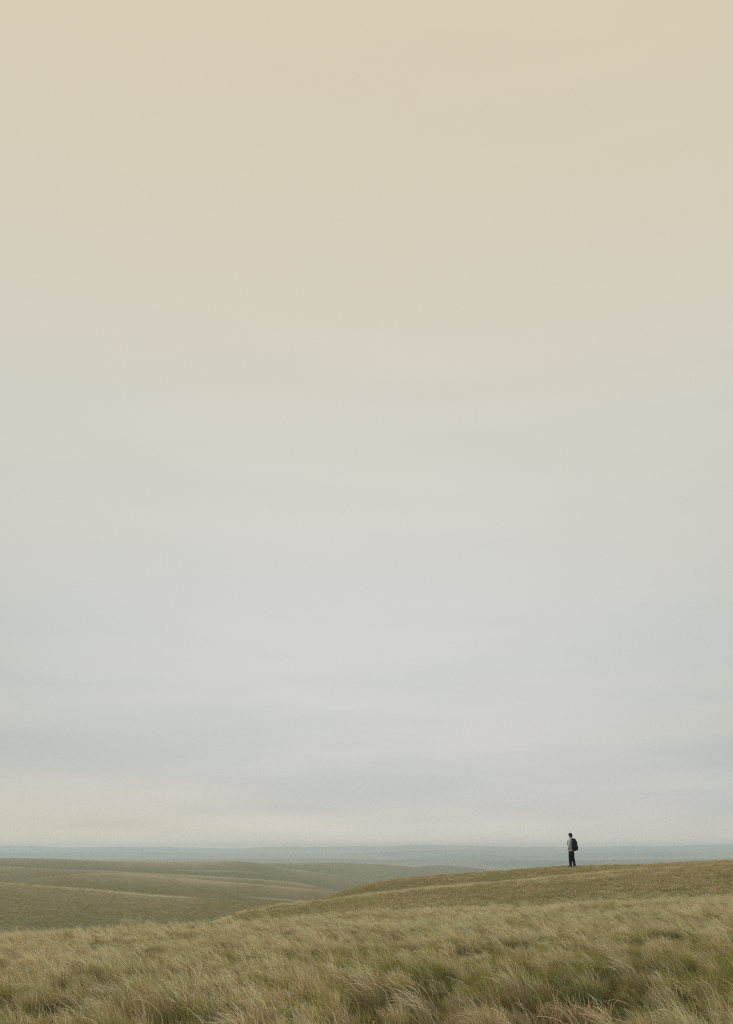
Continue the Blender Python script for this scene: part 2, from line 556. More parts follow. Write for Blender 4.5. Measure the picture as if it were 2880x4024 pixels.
def blades(n, rad, h, wid, tilt, bend, base_c, tip_c, lean_sd=.8, levels=5, plume=0.0, var=.18, width_pow=.6, seed=0):
    """n curved blades as strips; returns (verts, quads, colours)"""
    g = np.random.default_rng(seed)
    q, a0 = rad * np.sqrt(g.random(n)), g.random(n) * 2 * math.pi
    bx, by = q * np.cos(a0), q * np.sin(a0)
    ln = h[0] + (h[1] - h[0]) * g.random(n) ** 1.3
    phi = WIND + g.normal(0, lean_sd, n)
    t0 = np.abs(g.normal(tilt[0], tilt[1], n))
    b = np.clip(g.normal(bend[0], bend[1], n), 0.02, 2.3)
    tw = g.random(n) * math.pi
    s = np.linspace(0, 1, levels)
    th = t0[:, None] + b[:, None] * s[None] ** 1.6
    ds = 1.0 / (levels - 1)
    hor, ver = np.sin(th), np.cos(th)
    mh = np.concatenate([np.zeros((n, 1)), np.cumsum((hor[:, 1:] + hor[:, :-1]) / 2 * ds, 1)], 1) * ln[:, None]
    mv = np.concatenate([np.zeros((n, 1)), np.cumsum((ver[:, 1:] + ver[:, :-1]) / 2 * ds, 1)], 1) * ln[:, None]
    wob = g.normal(0, .012, (n, levels)) * s[None]
    cx = bx[:, None] + mh * np.cos(phi)[:, None] + wob
    cy = by[:, None] + mh * np.sin(phi)[:, None] + g.normal(0, .012, (n, levels)) * s[None]
    cz = mv - 0.03
    wv = (wid[0] + (wid[1] - wid[0]) * g.random(n))[:, None] * np.maximum((1 - s[None]) ** width_pow, .05)
    if plume > 0:
        wv = wv * (0.55 + plume * np.exp(-((s[None] - .78) / .17) ** 2))
    wx = -np.sin(phi) * np.cos(tw)
    wy = np.cos(phi) * np.cos(tw)
    tilt3 = np.sin(tw)[:, None]
    ox, oy = wx[:, None] + tilt3 * np.cos(th) * np.cos(phi)[:, None], wy[:, None] + tilt3 * np.cos(th) * np.sin(phi)[:, None]
    oz = -tilt3 * np.sin(th)
    c = np.stack([cx, cy, cz], -1)
    o = np.stack([ox, oy, oz], -1) * wv[..., None] * .5
    v = np.stack([c - o, c + o], 2).reshape(-1, 3)
    k = np.arange(n)[:, None] * levels * 2 + np.arange(levels - 1)[None] * 2
    qd = np.stack([k, k + 1, k + 3, k + 2], -1).reshape(-1, 4)
    base_c, tip_c = np.array(base_c), np.array(tip_c)
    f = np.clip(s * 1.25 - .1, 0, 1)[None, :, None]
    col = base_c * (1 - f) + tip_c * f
    br = np.exp(g.normal(0, var, (n, 1, 1)))
    hue = 1 + g.normal(0, .06, (n, 1, 3))
    col = np.repeat((col * br * hue)[:, :, None], 2, 2).reshape(-1, 3)
    return v, qd, np.clip(col, .005, .85)


def merge(parts):
    vs, qs, cs, k = [], [], [], 0
    for v, q, c in parts:
        vs.append(v); qs.append(q + k); cs.append(c); k += len(v)
    return np.concatenate(vs), np.concatenate(qs), np.concatenate(cs)


def grass_mesh(name, parts, mat=None):
    v, q, c = merge(parts)
    me = mesh_np(name, v, q, mat or M_BLADE)
    a = me.attributes.new('tone', 'FLOAT_COLOR', 'POINT')
    a.data.foreach_set('color', np.concatenate([c, np.ones((len(c), 1))], 1).astype(np.float32).ravel())
    return me


STRAW, PALE, OLIVE, GREEN, RUST, SAGE = (.46, .375, .225), (.68, .58, .42), (.21, .19, .08), (.185, .182, .068), (.36, .265, .14), (.30, .32, .21)
DARK = (.12, .105, .05)
protos = []


def proto(name, parts):
    protos.append(bpy.data.objects.new(name, grass_mesh(name, parts)))


S0 = 100
for k in range(5):      # 0-4 straw tufts
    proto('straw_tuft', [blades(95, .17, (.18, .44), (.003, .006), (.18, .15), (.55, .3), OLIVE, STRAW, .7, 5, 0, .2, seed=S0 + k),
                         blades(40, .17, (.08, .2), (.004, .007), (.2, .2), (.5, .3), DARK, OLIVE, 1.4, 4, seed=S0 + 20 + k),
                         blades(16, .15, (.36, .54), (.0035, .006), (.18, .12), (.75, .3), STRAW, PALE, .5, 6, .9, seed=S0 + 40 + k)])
for k in range(5):      # 5-9 green tufts
    proto('green_tuft', [blades(120, .18, (.12, .34), (.003, .006), (.2, .18), (.5, .35), DARK, GREEN, .9, 5, 0, .22, seed=S0 + 60 + k),
                         blades(50, .18, (.14, .36), (.003, .006), (.2, .18), (.55, .35), OLIVE, (.30, .26, .125), .8, 5, 0, .2, seed=S0 + 80 + k),
                         blades(12, .16, (.25, .42), (.003, .005), (.2, .12), (.7, .3), OLIVE, STRAW, .6, 5, .6, seed=S0 + 90 + k)])
for k in range(4):      # 10-13 feathery tufts with pale drooping heads
    proto('feather_tuft', [blades(70, .16, (.2, .46), (.003, .005), (.18, .14), (.7, .3), OLIVE, STRAW, .6, 5, 0, .2, seed=S0 + 120 + k),
                           blades(26, .12, (.4, .66), (.004, .007), (.15, .1), (1.15, .35), STRAW, PALE, .4, 7, 1.3, seed=S0 + 140 + k)])
for k in range(3):      # 14-16 rusty tufts
    proto('rust_tuft', [blades(100, .17, (.14, .38), (.003, .006), (.2, .16), (.5, .3), (.12, .085, .045), RUST, .8, 5, 0, .25, seed=S0 + 160 + k),
                        blades(25, .16, (.3, .46), (.003, .005), (.2, .12), (.6, .3), OLIVE, STRAW, .6, 5, .7, seed=S0 + 180 + k)])
for k in range(3):      # 17-19 single long stems that stand clear of the sward
    proto('long_stem', [blades(3, .10, (.5, .74), (.005, .007), (.22, .1), (1.0, .45), STRAW, (.66, .56, .42), .35, 9, .5, seed=S0 + 200 + k)])
for k in range(4):      # 20-23 short hill turf
    proto('turf_tuft', [blades(60, .22, (.05, .16), (.008, .014), (.3, .25), (.5, .35), (.33, .295, .155), (.54, .46, .275), 1.0, 4, 0, .38, seed=S0 + 220 + k),
                        blades(26, .22, (.08, .2), (.006, .011), (.3, .2), (.6, .35), OLIVE, STRAW, .8, 4, 0, .25, seed=S0 + 240 + k)])
for k in range(3):      # 24-26 turf, green
    proto('turf_green_tuft', [blades(80, .22, (.05, .16), (.008, .014), (.3, .25), (.5, .35), (.27, .26, .115), (.41, .38, .185), 1.0, 4, 0, .38, seed=S0 + 260 + k)])


for k in range(3):      # 27-29 bleached turf along the folds
    proto('pale_turf_tuft', [blades(75, .24, (.06, .19), (.009, .015), (.3, .25), (.55, .35), (.42, .35, .21), (.74, .63, .46), .9, 4, 0, .25, seed=S0 + 280 + k)])
BIG0 = len(protos)


def big(k, n, h, base, tip, bend=.5, rad=.19, sd=1.1, extra=()):  # bases darkened: brown thatch, plus painted shade for the gaps
    return [blades(n, rad, h, (.004, .0085), (.22, .16), (bend, .3), base, tip, sd, 6, 0, .4, seed=2000 + k),
            blades(n // 2, rad * 1.2, (h[0] * .4, h[1] * .6), (.004, .008), (.4, .3), (.6, .4), (.10, .085, .04), base, 1.9, 4, 0, .3, seed=2100 + k)] + list(extra)


for k in range(5):      # +0-4 straw tussocks
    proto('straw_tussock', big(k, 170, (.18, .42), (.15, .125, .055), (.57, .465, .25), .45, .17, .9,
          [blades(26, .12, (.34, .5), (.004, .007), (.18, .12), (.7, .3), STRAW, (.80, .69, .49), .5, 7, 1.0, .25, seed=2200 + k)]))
for k in range(5):      # +5-9 green tussocks
    proto('green_tussock', big(10 + k, 210, (.14, .36), (.11, .105, .038), (.37, .345, .115), .45, .2, 1.2,
          [blades(14, .14, (.3, .44), (.004, .006), (.2, .12), (.8, .3), OLIVE, STRAW, .6, 7, .7, .2, seed=2300 + k)]))
for k in range(4):      # +10-13 feathery tussocks, heads streaming to the left
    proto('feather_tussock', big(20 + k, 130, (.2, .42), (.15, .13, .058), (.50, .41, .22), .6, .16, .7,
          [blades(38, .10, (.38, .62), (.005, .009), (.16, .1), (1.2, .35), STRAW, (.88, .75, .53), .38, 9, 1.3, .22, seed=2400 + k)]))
for k in range(3):      # +14-16 rusty tussocks
    proto('rust_tussock', big(30 + k, 180, (.14, .36), (.16, .12, .055), (.43, .32, .175), .45, .19, 1.1))
for k in range(6):      # +17-22 single cream stems standing clear
    proto('cream_stem', [blades(1 + k % 2, .05, (.5, .78), (.009, .012), (.2, .12), (.6 + .25 * k, .3), (.74, .64, .46), (.90, .77, .56), .4, 12, .35, .1, seed=2500 + k)])
for k in range(3):      # +23-25 dark moss-green mats
    proto('dark_mat', [blades(150, .24, (.06, .2), (.005, .009), (.4, .3), (.6, .4), (.085, .08, .03), (.20, .19, .07), 2.2, 4, 0, .3, seed=2600 + k)])


def scatter_tree():
    g = bpy.data.node_groups.new('grass_scatter', 'GeometryNodeTree')
    g.interface.new_socket('Geometry', in_out='INPUT', socket_type='NodeSocketGeometry')
    g.interface.new_socket('Geometry', in_out='OUTPUT', socket_type='NodeSocketGeometry')
    n, l = g.nodes, g.links
    gi, go = n.new('NodeGroupInput'), n.new('NodeGroupOutput')
    jn = n.new('GeometryNodeJoinGeometry')
    for p in reversed(protos):      # joined last to first
        oi = n.new('GeometryNodeObjectInfo')
        oi.inputs['Object'].default_value = p
        oi.inputs['As Instance'].default_value = False
        ti = n.new('GeometryNodeGeometryToInstance')
        l.new(oi.outputs['Geometry'], ti.inputs[0])
        l.new(ti.outputs[0], jn.inputs[0])
    ip = n.new('GeometryNodeInstanceOnPoints')
    l.new(gi.outputs[0], ip.inputs['Points'])
    l.new(jn.outputs[0], ip.inputs['Instance'])
    ip.inputs['Pick Instance'].default_value = True
    for nm, ty, key in (('kind_index', 'INT', 'Instance Index'), ('turn', 'FLOAT_VECTOR', 'Rotation'), ('size', 'FLOAT_VECTOR', 'Scale')):
        at = n.new('GeometryNodeInputNamedAttribute')
        at.data_type = ty
        at.inputs['Name'].default_value = nm
        l.new(at.outputs['Attribute'], ip.inputs[key])
    l.new(ip.outputs[0], go.inputs[0])
    return g


TREE = scatter_tree()


def scatter(name, x, y, kind, turn, size, label):
    z = ground_z(x, y)
    me = bpy.data.meshes.new(name)
    me.vertices.add(len(x))
    me.vertices.foreach_set('co', np.stack([x, y, z], -1).astype(np.float32).ravel())
    a = me.attributes.new('kind_index', 'INT', 'POINT')
    a.data.foreach_set('value', kind.astype(np.int32))
    a = me.attributes.new('turn', 'FLOAT_VECTOR', 'POINT')
    a.data.foreach_set('vector', turn.astype(np.float32).ravel())
    a = me.attributes.new('size', 'FLOAT_VECTOR', 'POINT')
    a.data.foreach_set('vector', size.astype(np.float32).ravel())
    o = link(bpy.data.objects.new(name, me))
    md = o.modifiers.new('scatter', 'NODES')
    md.node_group = TREE
    tag(o, label, 'grass', kind='stuff')
    return o


def sector(n, r0, r1, a0, a1):
    a = a0 + (a1 - a0) * rng.random(n)
    r = np.sqrt(r0 * r0 + (r1 * r1 - r0 * r0) * rng.random(n))
    return np.sin(a) * r, np.cos(a) * r, a, r


# the meadow in front: tussocks with dark gaps between them, thinning out over the brow
def lattice(step, r0, r1, half):
    g = np.arange(-r1, r1, step)
    X, Y = np.meshgrid(g, g[g > 0])
    X, Y = X.ravel() + rng.uniform(-.42, .42, X.size) * step, Y.ravel() + rng.uniform(-.42, .42, Y.size) * step
    a, r = np.arctan2(X, Y), np.hypot(X, Y)
    k = (np.abs(a) < half) & (r > r0) & (r < r1)
    return X[k], Y[k], a[k], r[k]


parts_xy = []
for step, r0, r1 in ((.255, 5.0, 19), (.25, 19, 46)):
    parts_xy.append(lattice(step, r0, r1, R(44)))
x, y, a, r = (np.concatenate(p) for p in zip(*parts_xy))
re_ = np.interp(a, az, rE)
over = np.clip((r - re_) / 10, 0, 1)                       # beyond the brow the tall grass thins into turf
lf = np.interp(a, az, left)
keep = (rng.random(len(x)) > over * 1.1 + .15 * (r > re_)) & (r < re_ + 4 + 9 * (1 - lf))
x, y, a, r, re_, over = x[keep], y[keep], a[keep], r[keep], re_[keep], over[keep]
n = len(x)
patch = .55 * fbm(x / 2.6, y / 2.2, 41, 3) + .45 * fbm(x / .8, y / .7, 43, 2)
patch2 = fbm(x / .9, y / .8, 77, 2)
crown = np.clip((r - (re_ - 12)) / 8, 0, 1)                # towards the brow straw takes over
leftish = np.clip((-a - R(4)) / R(8), 0, 1)
pg = np.clip((patch - .42) * 5, 0, 1) * (1 - .8 * crown) * .9
u, v = rng.random(n), rng.random(n)
kind = BIG0 + rng.integers(0, 5, n)
kind = np.where(u < pg, BIG0 + 5 + rng.integers(0, 5, n), kind)
kind = np.where((u > pg) & (v < .14 + .26 * (patch2 > .53)) & (v > .1 * leftish), BIG0 + 10 + rng.integers(0, 4, n), kind)
kind = np.where((crown > .3) & (rng.random(n) < .28 * crown), BIG0 + 10 + rng.integers(0, 4, n), kind)
kind = np.where((patch < .46) & (v > .62) & (crown < .9), BIG0 + 14 + rng.integers(0, 3, n), kind)
kind = np.where((patch2 < .38) & (crown < .5), BIG0 + 23 + rng.integers(0, 3, n), kind)
hgt = (.48 + .62 * rng.random(n)) * (.62 + .7 * patch2) * (1 - .55 * over)
hgt = np.where(kind >= BIG0 + 23, .8, hgt) * (1 - .22 * crown)
hgt = hgt + (.5 - hgt) * .55 * crown * (over < .01)
wdt = (.62 + .42 * rng.random(n)) * (1 - .3 * over)
size = np.stack([wdt, wdt, hgt], -1)
turn = np.stack([rng.normal(0, .08, n), rng.normal(0, .08, n), rng.normal(0, .4, n)], -1)
xs, ys, as_, rs = sector(2600, 7, 21, R(-42), R(42))       # loose cream stems
ns = len(xs)
ss = (.5 + .45 * rng.random(ns)) * np.where(rs < 14, 1.25, .9)
x, y = np.concatenate([x, xs]), np.concatenate([y, ys])
kind = np.concatenate([kind, BIG0 + 17 + rng.integers(0, 6, ns)])
size = np.concatenate([size, np.stack([ss, ss, ss], -1)])
turn = np.concatenate([turn, np.stack([rng.normal(0, .1, ns), rng.normal(0, .1, ns), rng.normal(0, .5, ns)], -1)])
xf, yf, af, rf = sector(11000, 5, 33, R(-44), R(44))        # fine filler between the tussocks
nf = len(xf)
kf = np.where(fbm(xf / 1.3, yf / 1.1, 41, 3) > .5, 5 + rng.integers(0, 5, nf), rng.integers(0, 5, nf))
sf = .35 + .3 * rng.random(nf)
kp = (rf < np.interp(af, az, rE) + 3)
x, y = np.concatenate([x, xf[kp]]), np.concatenate([y, yf[kp]])
kind = np.concatenate([kind, kf[kp]])
size = np.concatenate([size, np.stack([sf, sf, sf], -1)[kp]])
turn = np.concatenate([turn, np.stack([rng.normal(0, .06, nf), rng.normal(0, .06, nf), rng.normal(0, .35, nf)], -1)[kp]])


def hit(x, row):
    """where the sight line through a photo point meets the ground"""
    a, t = ray(x, row)
    ds = np.linspace(5, 60, 4000)
    gz = ground_z(np.sin(a) * ds, np.cos(a) * ds)
    d = ds[np.argmax(gz >= t * ds)]
    return math.sin(a) * d, math.cos(a) * d


SPOTS = [(2500, 3900), (2060, 3965), (2290, 3950), (1460, 3975), (1690, 4040), (830, 4040), (2270, 4050), (640, 4040)]
for X, Y in (hit(*p) for p in SPOTS):                       # the named plants keep their own room
    f = math.hypot(X, Y)
    u1, u2 = (x * X + y * Y) / f, (x * Y - y * X) / f
    room = ((np.hypot(x - X, y - Y) > .36) & ~((np.abs(u2) < .26) & (u1 < f) & (u1 > f - 1.0)))
    x, y, kind, size, turn = x[room], y[room], kind[room], size[room], turn[room]
scatter('meadow_grass', x, y, kind, turn, size, 'tall windswept straw and green meadow grass across the foreground')

# short turf on the slope where the walker stands and on the near valley side
x1, y1, a1, r1 = sector(32000, 28, 68, R(-7), R(36))
x2, y2, a2, r2 = sector(19000, 68, 190, R(-34), R(4))
x, y, a, r = (np.concatenate(p) for p in ((x1, x2), (y1, y2), (a1, a2), (r1, r2)))
g_dry = sample(dry, x, y)
keep = (r < 63) | (r > 68)
x, y, a, r, g_dry = x[keep], y[keep], a[keep], r[keep], g_dry[keep]
n = len(x)
pt = fbm(x / 3.5, y / 2.5, 51, 4)
gg = np.clip((pt - .45) * 4, 0, .85)
kind = np.where(rng.random(n) < gg * (1 - g_dry), 24 + rng.integers(0, 3, n), 20 + rng.integers(0, 4, n))
kind = np.where(rng.random(n) < np.clip((g_dry - .10) * 2.6, .04 + .5 * np.clip((41 - r) / 12, 0, 1), .95), 27 + rng.integers(0, 3, n), kind)
big = np.where(r > 68, 1.25, .85)
s = (.6 + .6 * rng.random(n)) * big
s = np.where((r > 57) & (r < 68), s * .8, s)
s = np.where((r > 49.6) & (r < 54.5) & (a > R(-9)), s * .5, s)
size = np.stack([s, s, s * .9], -1)
turn = np.stack([rng.normal(0, .1, n), rng.normal(0, .1, n), rng.normal(0, .5, n)], -1)
pz_ = ray(2249, 3404)[0]
fx, fy = math.sin(pz_) * 58.7 + rng.normal(0, .22, 40), math.cos(pz_) * 58.7 - .12 + rng.normal(0, .14, 40)
x, y = np.concatenate([x, fx]), np.concatenate([y, fy])
kind = np.concatenate([kind, 20 + rng.integers(0, 7, 40)])
size = np.concatenate([size, np.full((40, 3), .6)])
turn = np.concatenate([turn, np.zeros((40, 3))])
scatter('hill_turf', x, y, kind, turn, size, 'short olive turf with bleached tips on the middle slopes')


# prominent tussocks of the foreground, each a plant of its own
def tussock(name, x, row, label, parts):
    X, Y = hit(x, row)
    o = link(bpy.data.objects.new(name, None))
    o.location = (X, Y, float(ground_z(X, Y)))
    o.scale = (1.15, 1.15, 1.0)
    tag(o, label, 'plant')
    for nm, ps in parts.items():
        link(bpy.data.objects.new(nm, grass_mesh(nm, ps)), o)
    return o


def plumes(n, ln, seed, c=(.84, .74, .57), bend=1.35, rad=.12, sd=.35):
    return [blades(n, rad, ln, (.004, .008), (.12, .1), (bend, .3), STRAW, c, sd, 9, 1.4, .15, seed=seed)]


tussock('grass_tussock', 2500, 3900, 'large feathery tussock with pale arching plumes, right of the green clump',
        {'foliage': [blades(170, .2, (.25, .5), (.003, .006), (.15, .12), (.7, .3), OLIVE, STRAW, .6, 6, seed=901)], 'plumes': plumes(46, (.5, .78), 902)})
tussock('grass_tussock', 2060, 3965, 'pale swept tussock leaning left, left of the green clump',
        {'foliage': [blades(190, .2, (.25, .5), (.003, .006), (.2, .1), (.6, .25), OLIVE, STRAW, .4, 6, seed=903)], 'plumes': plumes(50, (.5, .72), 904, (.80, .70, .53), .95)})
tussock('grass_clump', 2290, 3950, 'rounded grey-green leafy clump between two pale feathery tussocks',
        {'foliage': [blades(420, .27, (.18, .38), (.004, .008), (.2, .2), (.4, .25), (.10, .105, .04), (.19, .215, .09), 1.5, 5, seed=905)],
         'flower_heads': [blades(70, .26, (.3, .42), (.004, .006), (.15, .15), (.2, .15), GREEN, (.34, .35, .22), 1.5, 5, .9, seed=906)]})
tussock('grass_tussock', 1460, 3975, 'straw tussock of drooping plumes over mossy green leaves at bottom centre',
        {'foliage': [blades(260, .25, (.2, .45), (.003, .006), (.2, .15), (.8, .3), DARK, (.26, .235, .11), .7, 6, seed=907)], 'plumes': plumes(30, (.45, .7), 908, (.74, .64, .46), 1.3)})
tussock('grass_tussock', 1690, 4040, 'bleached tussock with hooked cream stems at the bottom edge',
        {'foliage': [blades(150, .22, (.2, .42), (.003, .006), (.2, .15), (.8, .3), OLIVE, STRAW, .7, 6, seed=909)], 'plumes': plumes(40, (.4, .66), 910, (.84, .73, .55), 1.6)})
tussock('grass_clump', 830, 4040, 'small round silvery grey clump at the lower left edge',
        {'foliage': [blades(380, .2, (.14, .28), (.003, .006), (.3, .3), (.7, .4), (.12, .12, .07), SAGE, 1.8, 5, seed=911)], 'plumes': plumes(14, (.28, .4), 912, (.6, .56, .47), 1.6, .16, .8)})
tussock('dry_herb', 2270, 4050, 'brown dead herb with crisp seed heads below the green clump',
        {'stems': [blades(60, .3, (.2, .42), (.005, .008), (.2, .2), (.3, .2), DARK, (.33, .25, .13), 1.6, 5, seed=913)],
         'seed_heads': [blades(150, .32, (.24, .42), (.006, .012), (.2, .2), (.3, .3), (.30, .225, .115), (.47, .36, .20), 1.8, 6, 2.2, seed=914)]})
tussock('grass_tussock', 640, 4040, 'ochre reed-like tussock leaning left in the lower left corner',
        {'foliage': [blades(160, .2, (.25, .5), (.003, .006), (.25, .1), (.4, .2), OLIVE, (.40, .29, .16), .35, 6, seed=915)], 'plumes': plumes(22, (.5, .7), 916, (.62, .48, .29), .7)})


# ------------------------------------------------------------------ the walker
def simple(name, col, rough=.85):
    m = bpy.data.materials.new(name)
    m.use_nodes = True
    nd, lk = m.node_tree.nodes, m.node_tree.links
    b = nd['Principled BSDF']
    b.inputs['Roughness'].default_value = rough
    b.inputs['Specular IOR Level'].default_value = .05
    n = node(nd, 'ShaderNodeTexNoise')
    n.inputs['Scale'].default_value = 14
    n.inputs['Detail'].default_value = 5
    tcn = node(nd, 'ShaderNodeTexCoord')
    lk.new(tcn.outputs['Object'], n.inputs['Vector'])
    c = mixrgb(nd, lk, n.outputs['Fac'], tuple(q * .78 for q in col) + (1,), tuple(min(1, q * 1.2) for q in col) + (1,))
    lk.new(c, b.inputs['Base Color'])
    bp = node(nd, 'ShaderNodeBump')
    bp.inputs['Strength'].default_value = .35
    bp.inputs['Distance'].default_value = .01
    lk.new(n.outputs['Fac'], bp.inputs['Height'])
    lk.new(bp.outputs[0], b.inputs['Normal'])
    return m


M_SKIN = simple('skin', (.42, .27, .19), .6)
M_HAIR = simple('hair', (.008, .007, .006), .6)
M_JACKET = simple('jacket_cloth', (.40, .43, .44))
M_COLLAR = simple('dark_cloth', (.10, .10, .115))
M_TROUSER = simple('trouser_cloth', (.004, .0045, .006))
M_SHOE = simple('shoe_leather', (.014, .014, .015), .6)
M_PACK = simple('pack_nylon', (.006, .009, .013), .6)
M_STRAP = simple('strap_webbing', (.02, .022, .026), .7)
M_EYE = simple('eye', (.03, .02, .015), .3)


def loft_into(bm, rings, seg=20, cap=True):
    """rings: (centre, axis u, axis v, ru, rv, squareness)"""
    prev, first = None, None
    for c, u, v, ru, rv, e in rings:
        c, u, v = Vector(c), Vector(u).normalized(), Vector(v).normalized()
        ring = []
        for k in range(seg):
            t = 2 * math.pi * k / seg
            cs, sn = math.cos(t), math.sin(t)
            ring.append(bm.verts.new(c + u * ru * math.copysign(abs(cs) ** e, cs) + v * rv * math.copysign(abs(sn) ** e, sn)))
        if prev:
            for k in range(seg):
                bm.faces.new((prev[k], prev[(k + 1) % seg], ring[(k + 1) % seg], ring[k]))
        first = first or ring
        prev = ring
    if cap:
        bm.faces.new(list(reversed(first)))
        bm.faces.new(prev)


def tube(bm, pts, radii, flat=1.0, seg=14, ref=(0, 1, 0)):
    pts = [Vector(p) for p in pts]
    rings = []
    for i, p in enumerate(pts):
        d = (pts[min(i + 1, len(pts) - 1)] - pts[max(i - 1, 0)]).normalized()
        u = Vector(ref) - d * d.dot(Vector(ref))
        u.normalize()
        rings.append((p, u, d.cross(u), radii[i], radii[i] * flat, 1.0))
    loft_into(bm, rings, seg)


def finish(name, bm, mat, parent, sub=1):
    bmesh.ops.recalc_face_normals(bm, faces=bm.faces)
    me = bpy.data.meshes.new(name)
    bm.to_mesh(me)
    bm.free()
    for p in me.polygons: p.use_smooth = True
    me.materials.append(mat)
    o = link(bpy.data.objects.new(name, me), parent)
    if sub:
        md = o.modifiers.new('smooth', 'SUBSURF')
        md.levels = md.render_levels = sub
    return o


def skin(name, verts, edges, root, mat, parent):
    me = bpy.data.meshes.new(name)
    me.from_pydata([v[:3] for v in verts], edges, [])
    me.materials.append(mat)
    o = link(bpy.data.objects.new(name, me), parent)
    md = o.modifiers.new('skin', 'SKIN')
    md.use_smooth_shade = True
    for i, v in enumerate(verts):
        me.skin_vertices[0].data[i].radius = (v[3], v[3])
        me.skin_vertices[0].data[i].use_root = i == root
    s2 = o.modifiers.new('smooth', 'SUBSURF')
    s2.levels = s2.render_levels = 2
    return o


HP = (2249, 3404)
paz = ray(*HP)[0]
PX, PY = math.sin(paz) * 58.7, math.cos(paz) * 58.7
PZ = float(ground_z(PX, PY))
FACE = R(51)                                     # turned away and to the left
person = link(bpy.data.objects.new('person', None))
person.location = (PX, PY, PZ)
person.rotation_euler = (0, 0, FACE)
tag(person, 'lone person in grey jacket and black trousers standing on the grassy ridge, back turned', 'person')

V, E = [], []


def add(v, to=None):
    V.append(v)
    if to is not None: E.append((to, len(V) - 1))
    return len(V) - 1


pel = add((0, 0, .93, .135))
spn = add((0, .01, 1.10, .125), pel)
che = add((0, 0, 1.29, .135), spn)
nb = add((0, -.015, 1.45, .07), che)
nk = add((0, .0, 1.515, .055), nb)
jaw = add((0, .03, 1.575, .068), nk)
hd = add((0, .022, 1.65, .088), jaw)
tp = add((0, .012, 1.715, .062), hd)
add((0, .125, 1.625, .012), hd)                  # nose
for sx in (-1, 1):
    add((sx * .096, .01, 1.635, .014), hd)       # ear
    sh = add((sx * .165, -.01, 1.40, .058), che)
    el = add((sx * .215, -.035, 1.14, .043), sh)
    wr = add((sx * .165, .075, .95, .028), el)          # hands tucked into the jacket pockets
    pm = add((sx * .128, .105, .905, .030), wr)
    for k, (dx, dy, ll) in enumerate(((.016, .022, .072), (.006, .010, .082), (-.004, -.004, .076), (-.012, -.016, .058))):
        f1 = add((sx * (.115 + dx * .5), .108 + dy * .6, .875, .0095), pm)
        f2 = add((sx * (.108 + dx * .5), .110 + dy * .6, .875 - ll * .6, .0085), f1)
        add((sx * (.100 + dx * .5), .108 + dy * .6, .875 - ll, .0075), f2)
    t1 = add((sx * .10, .112, .905, .0105), pm)
    add((sx * .080, .118, .875, .009), t1)
    hp = add((sx * .085, 0, .86, .092), pel)
    kn = add((sx * .105, .02 - sx * .02, .48, .058), hp)
    an = add((sx * .125, -.02 - sx * .05, .09, .04), kn)
    add((sx * .13, .05 - sx * .05, .045, .028), an)
skin('body', V, E, pel, M_SKIN, person)

# hair: a short dark cap, low at the nape
bm = bmesh.new()
loft_into(bm, [((0, -.045, 1.535), (1, 0, 0), (0, 1, 0), .045, .022, 1), ((0, -.045, 1.56), (1, 0, 0), (0, 1, 0), .075, .045, 1),
               ((0, -.025, 1.61), (1, 0, 0), (0, 1, 0), .097, .085, 1), ((0, -.008, 1.66), (1, 0, 0), (0, 1, 0), .103, .108, 1),
               ((0, .008, 1.705), (1, 0, 0), (0, 1, 0), .098, .118, 1), ((0, .006, 1.742), (1, 0, 0), (0, 1, 0), .082, .098, 1),
               ((0, 0, 1.778), (1, 0, 0), (0, 1, 0), .045, .055, 1)], 24)
for v in bm.verts:                               # choppy strands
    v.co += Vector((0, 0, .006)) * math.sin(v.co.x * 190 + v.co.y * 130)
finish('hair', bm, M_HAIR, person)
for sx in (-1, 1):
    bm = bmesh.new()
    bmesh.ops.create_uvsphere(bm, u_segments=10, v_segments=8, radius=.011)
    for v in bm.verts: v.co += Vector((sx * .034, .098, 1.645))
    finish('eye', bm, M_EYE, person, 0)
bm = bmesh.new()
bmesh.ops.create_uvsphere(bm, u_segments=12, v_segments=8, radius=1)
for v in bm.verts: v.co = Vector((v.co.x * .024, v.co.y * .008 + .094, v.co.z * .007 + 1.58))
finish('mouth', bm, simple('lips', (.30, .13, .11), .5), person, 0)

# jacket with sleeves, hem and stand-up collar
X3, Y3 = (1, 0, 0), (0, 1, 0)
bm = bmesh.new()
loft_into(bm, [((0, .02, .800), X3, Y3, .195, .150, .9), ((0, .02, .83), X3, Y3, .198, .154, .9), ((0, .015, .93), X3, Y3, .190, .150, .9),
               ((0, .012, 1.05), X3, Y3, .182, .140, .9), ((0, .005, 1.18), X3, Y3, .188, .142, .9), ((0, 0, 1.30), X3, Y3, .198, .146, .9),
               ((0, -.01, 1.40), X3, Y3, .190, .128, .9), ((0, -.015, 1.455), X3, Y3, .135, .098, .95), ((0, -.012, 1.49), X3, Y3, .085, .08, 1)], 26)
for sx in (-1, 1):
    tube(bm, [(sx * .10, -.005, 1.415), (sx * .165, -.012, 1.40), (sx * .205, -.025, 1.33), (sx * .222, -.035, 1.24), (sx * .228, -.04, 1.15),
              (sx * .222, -.01, 1.08), (sx * .20, .045, 1.0), (sx * .172, .085, .94), (sx * .155, .10, .915)],
         [.062, .074, .075, .068, .062, .060, .056, .052, .046], 1.0)
for v in bm.verts:                               # soft folds
    f = math.sin(v.co.z * 52 + v.co.x * 21) * math.sin(v.co.z * 23 + v.co.y * 30 + 1)
    v.co.x *= 1 + .028 * f
    v.co.y += .006 * f
jk = finish('jacket', bm, M_JACKET, person)
bm = bmesh.new()
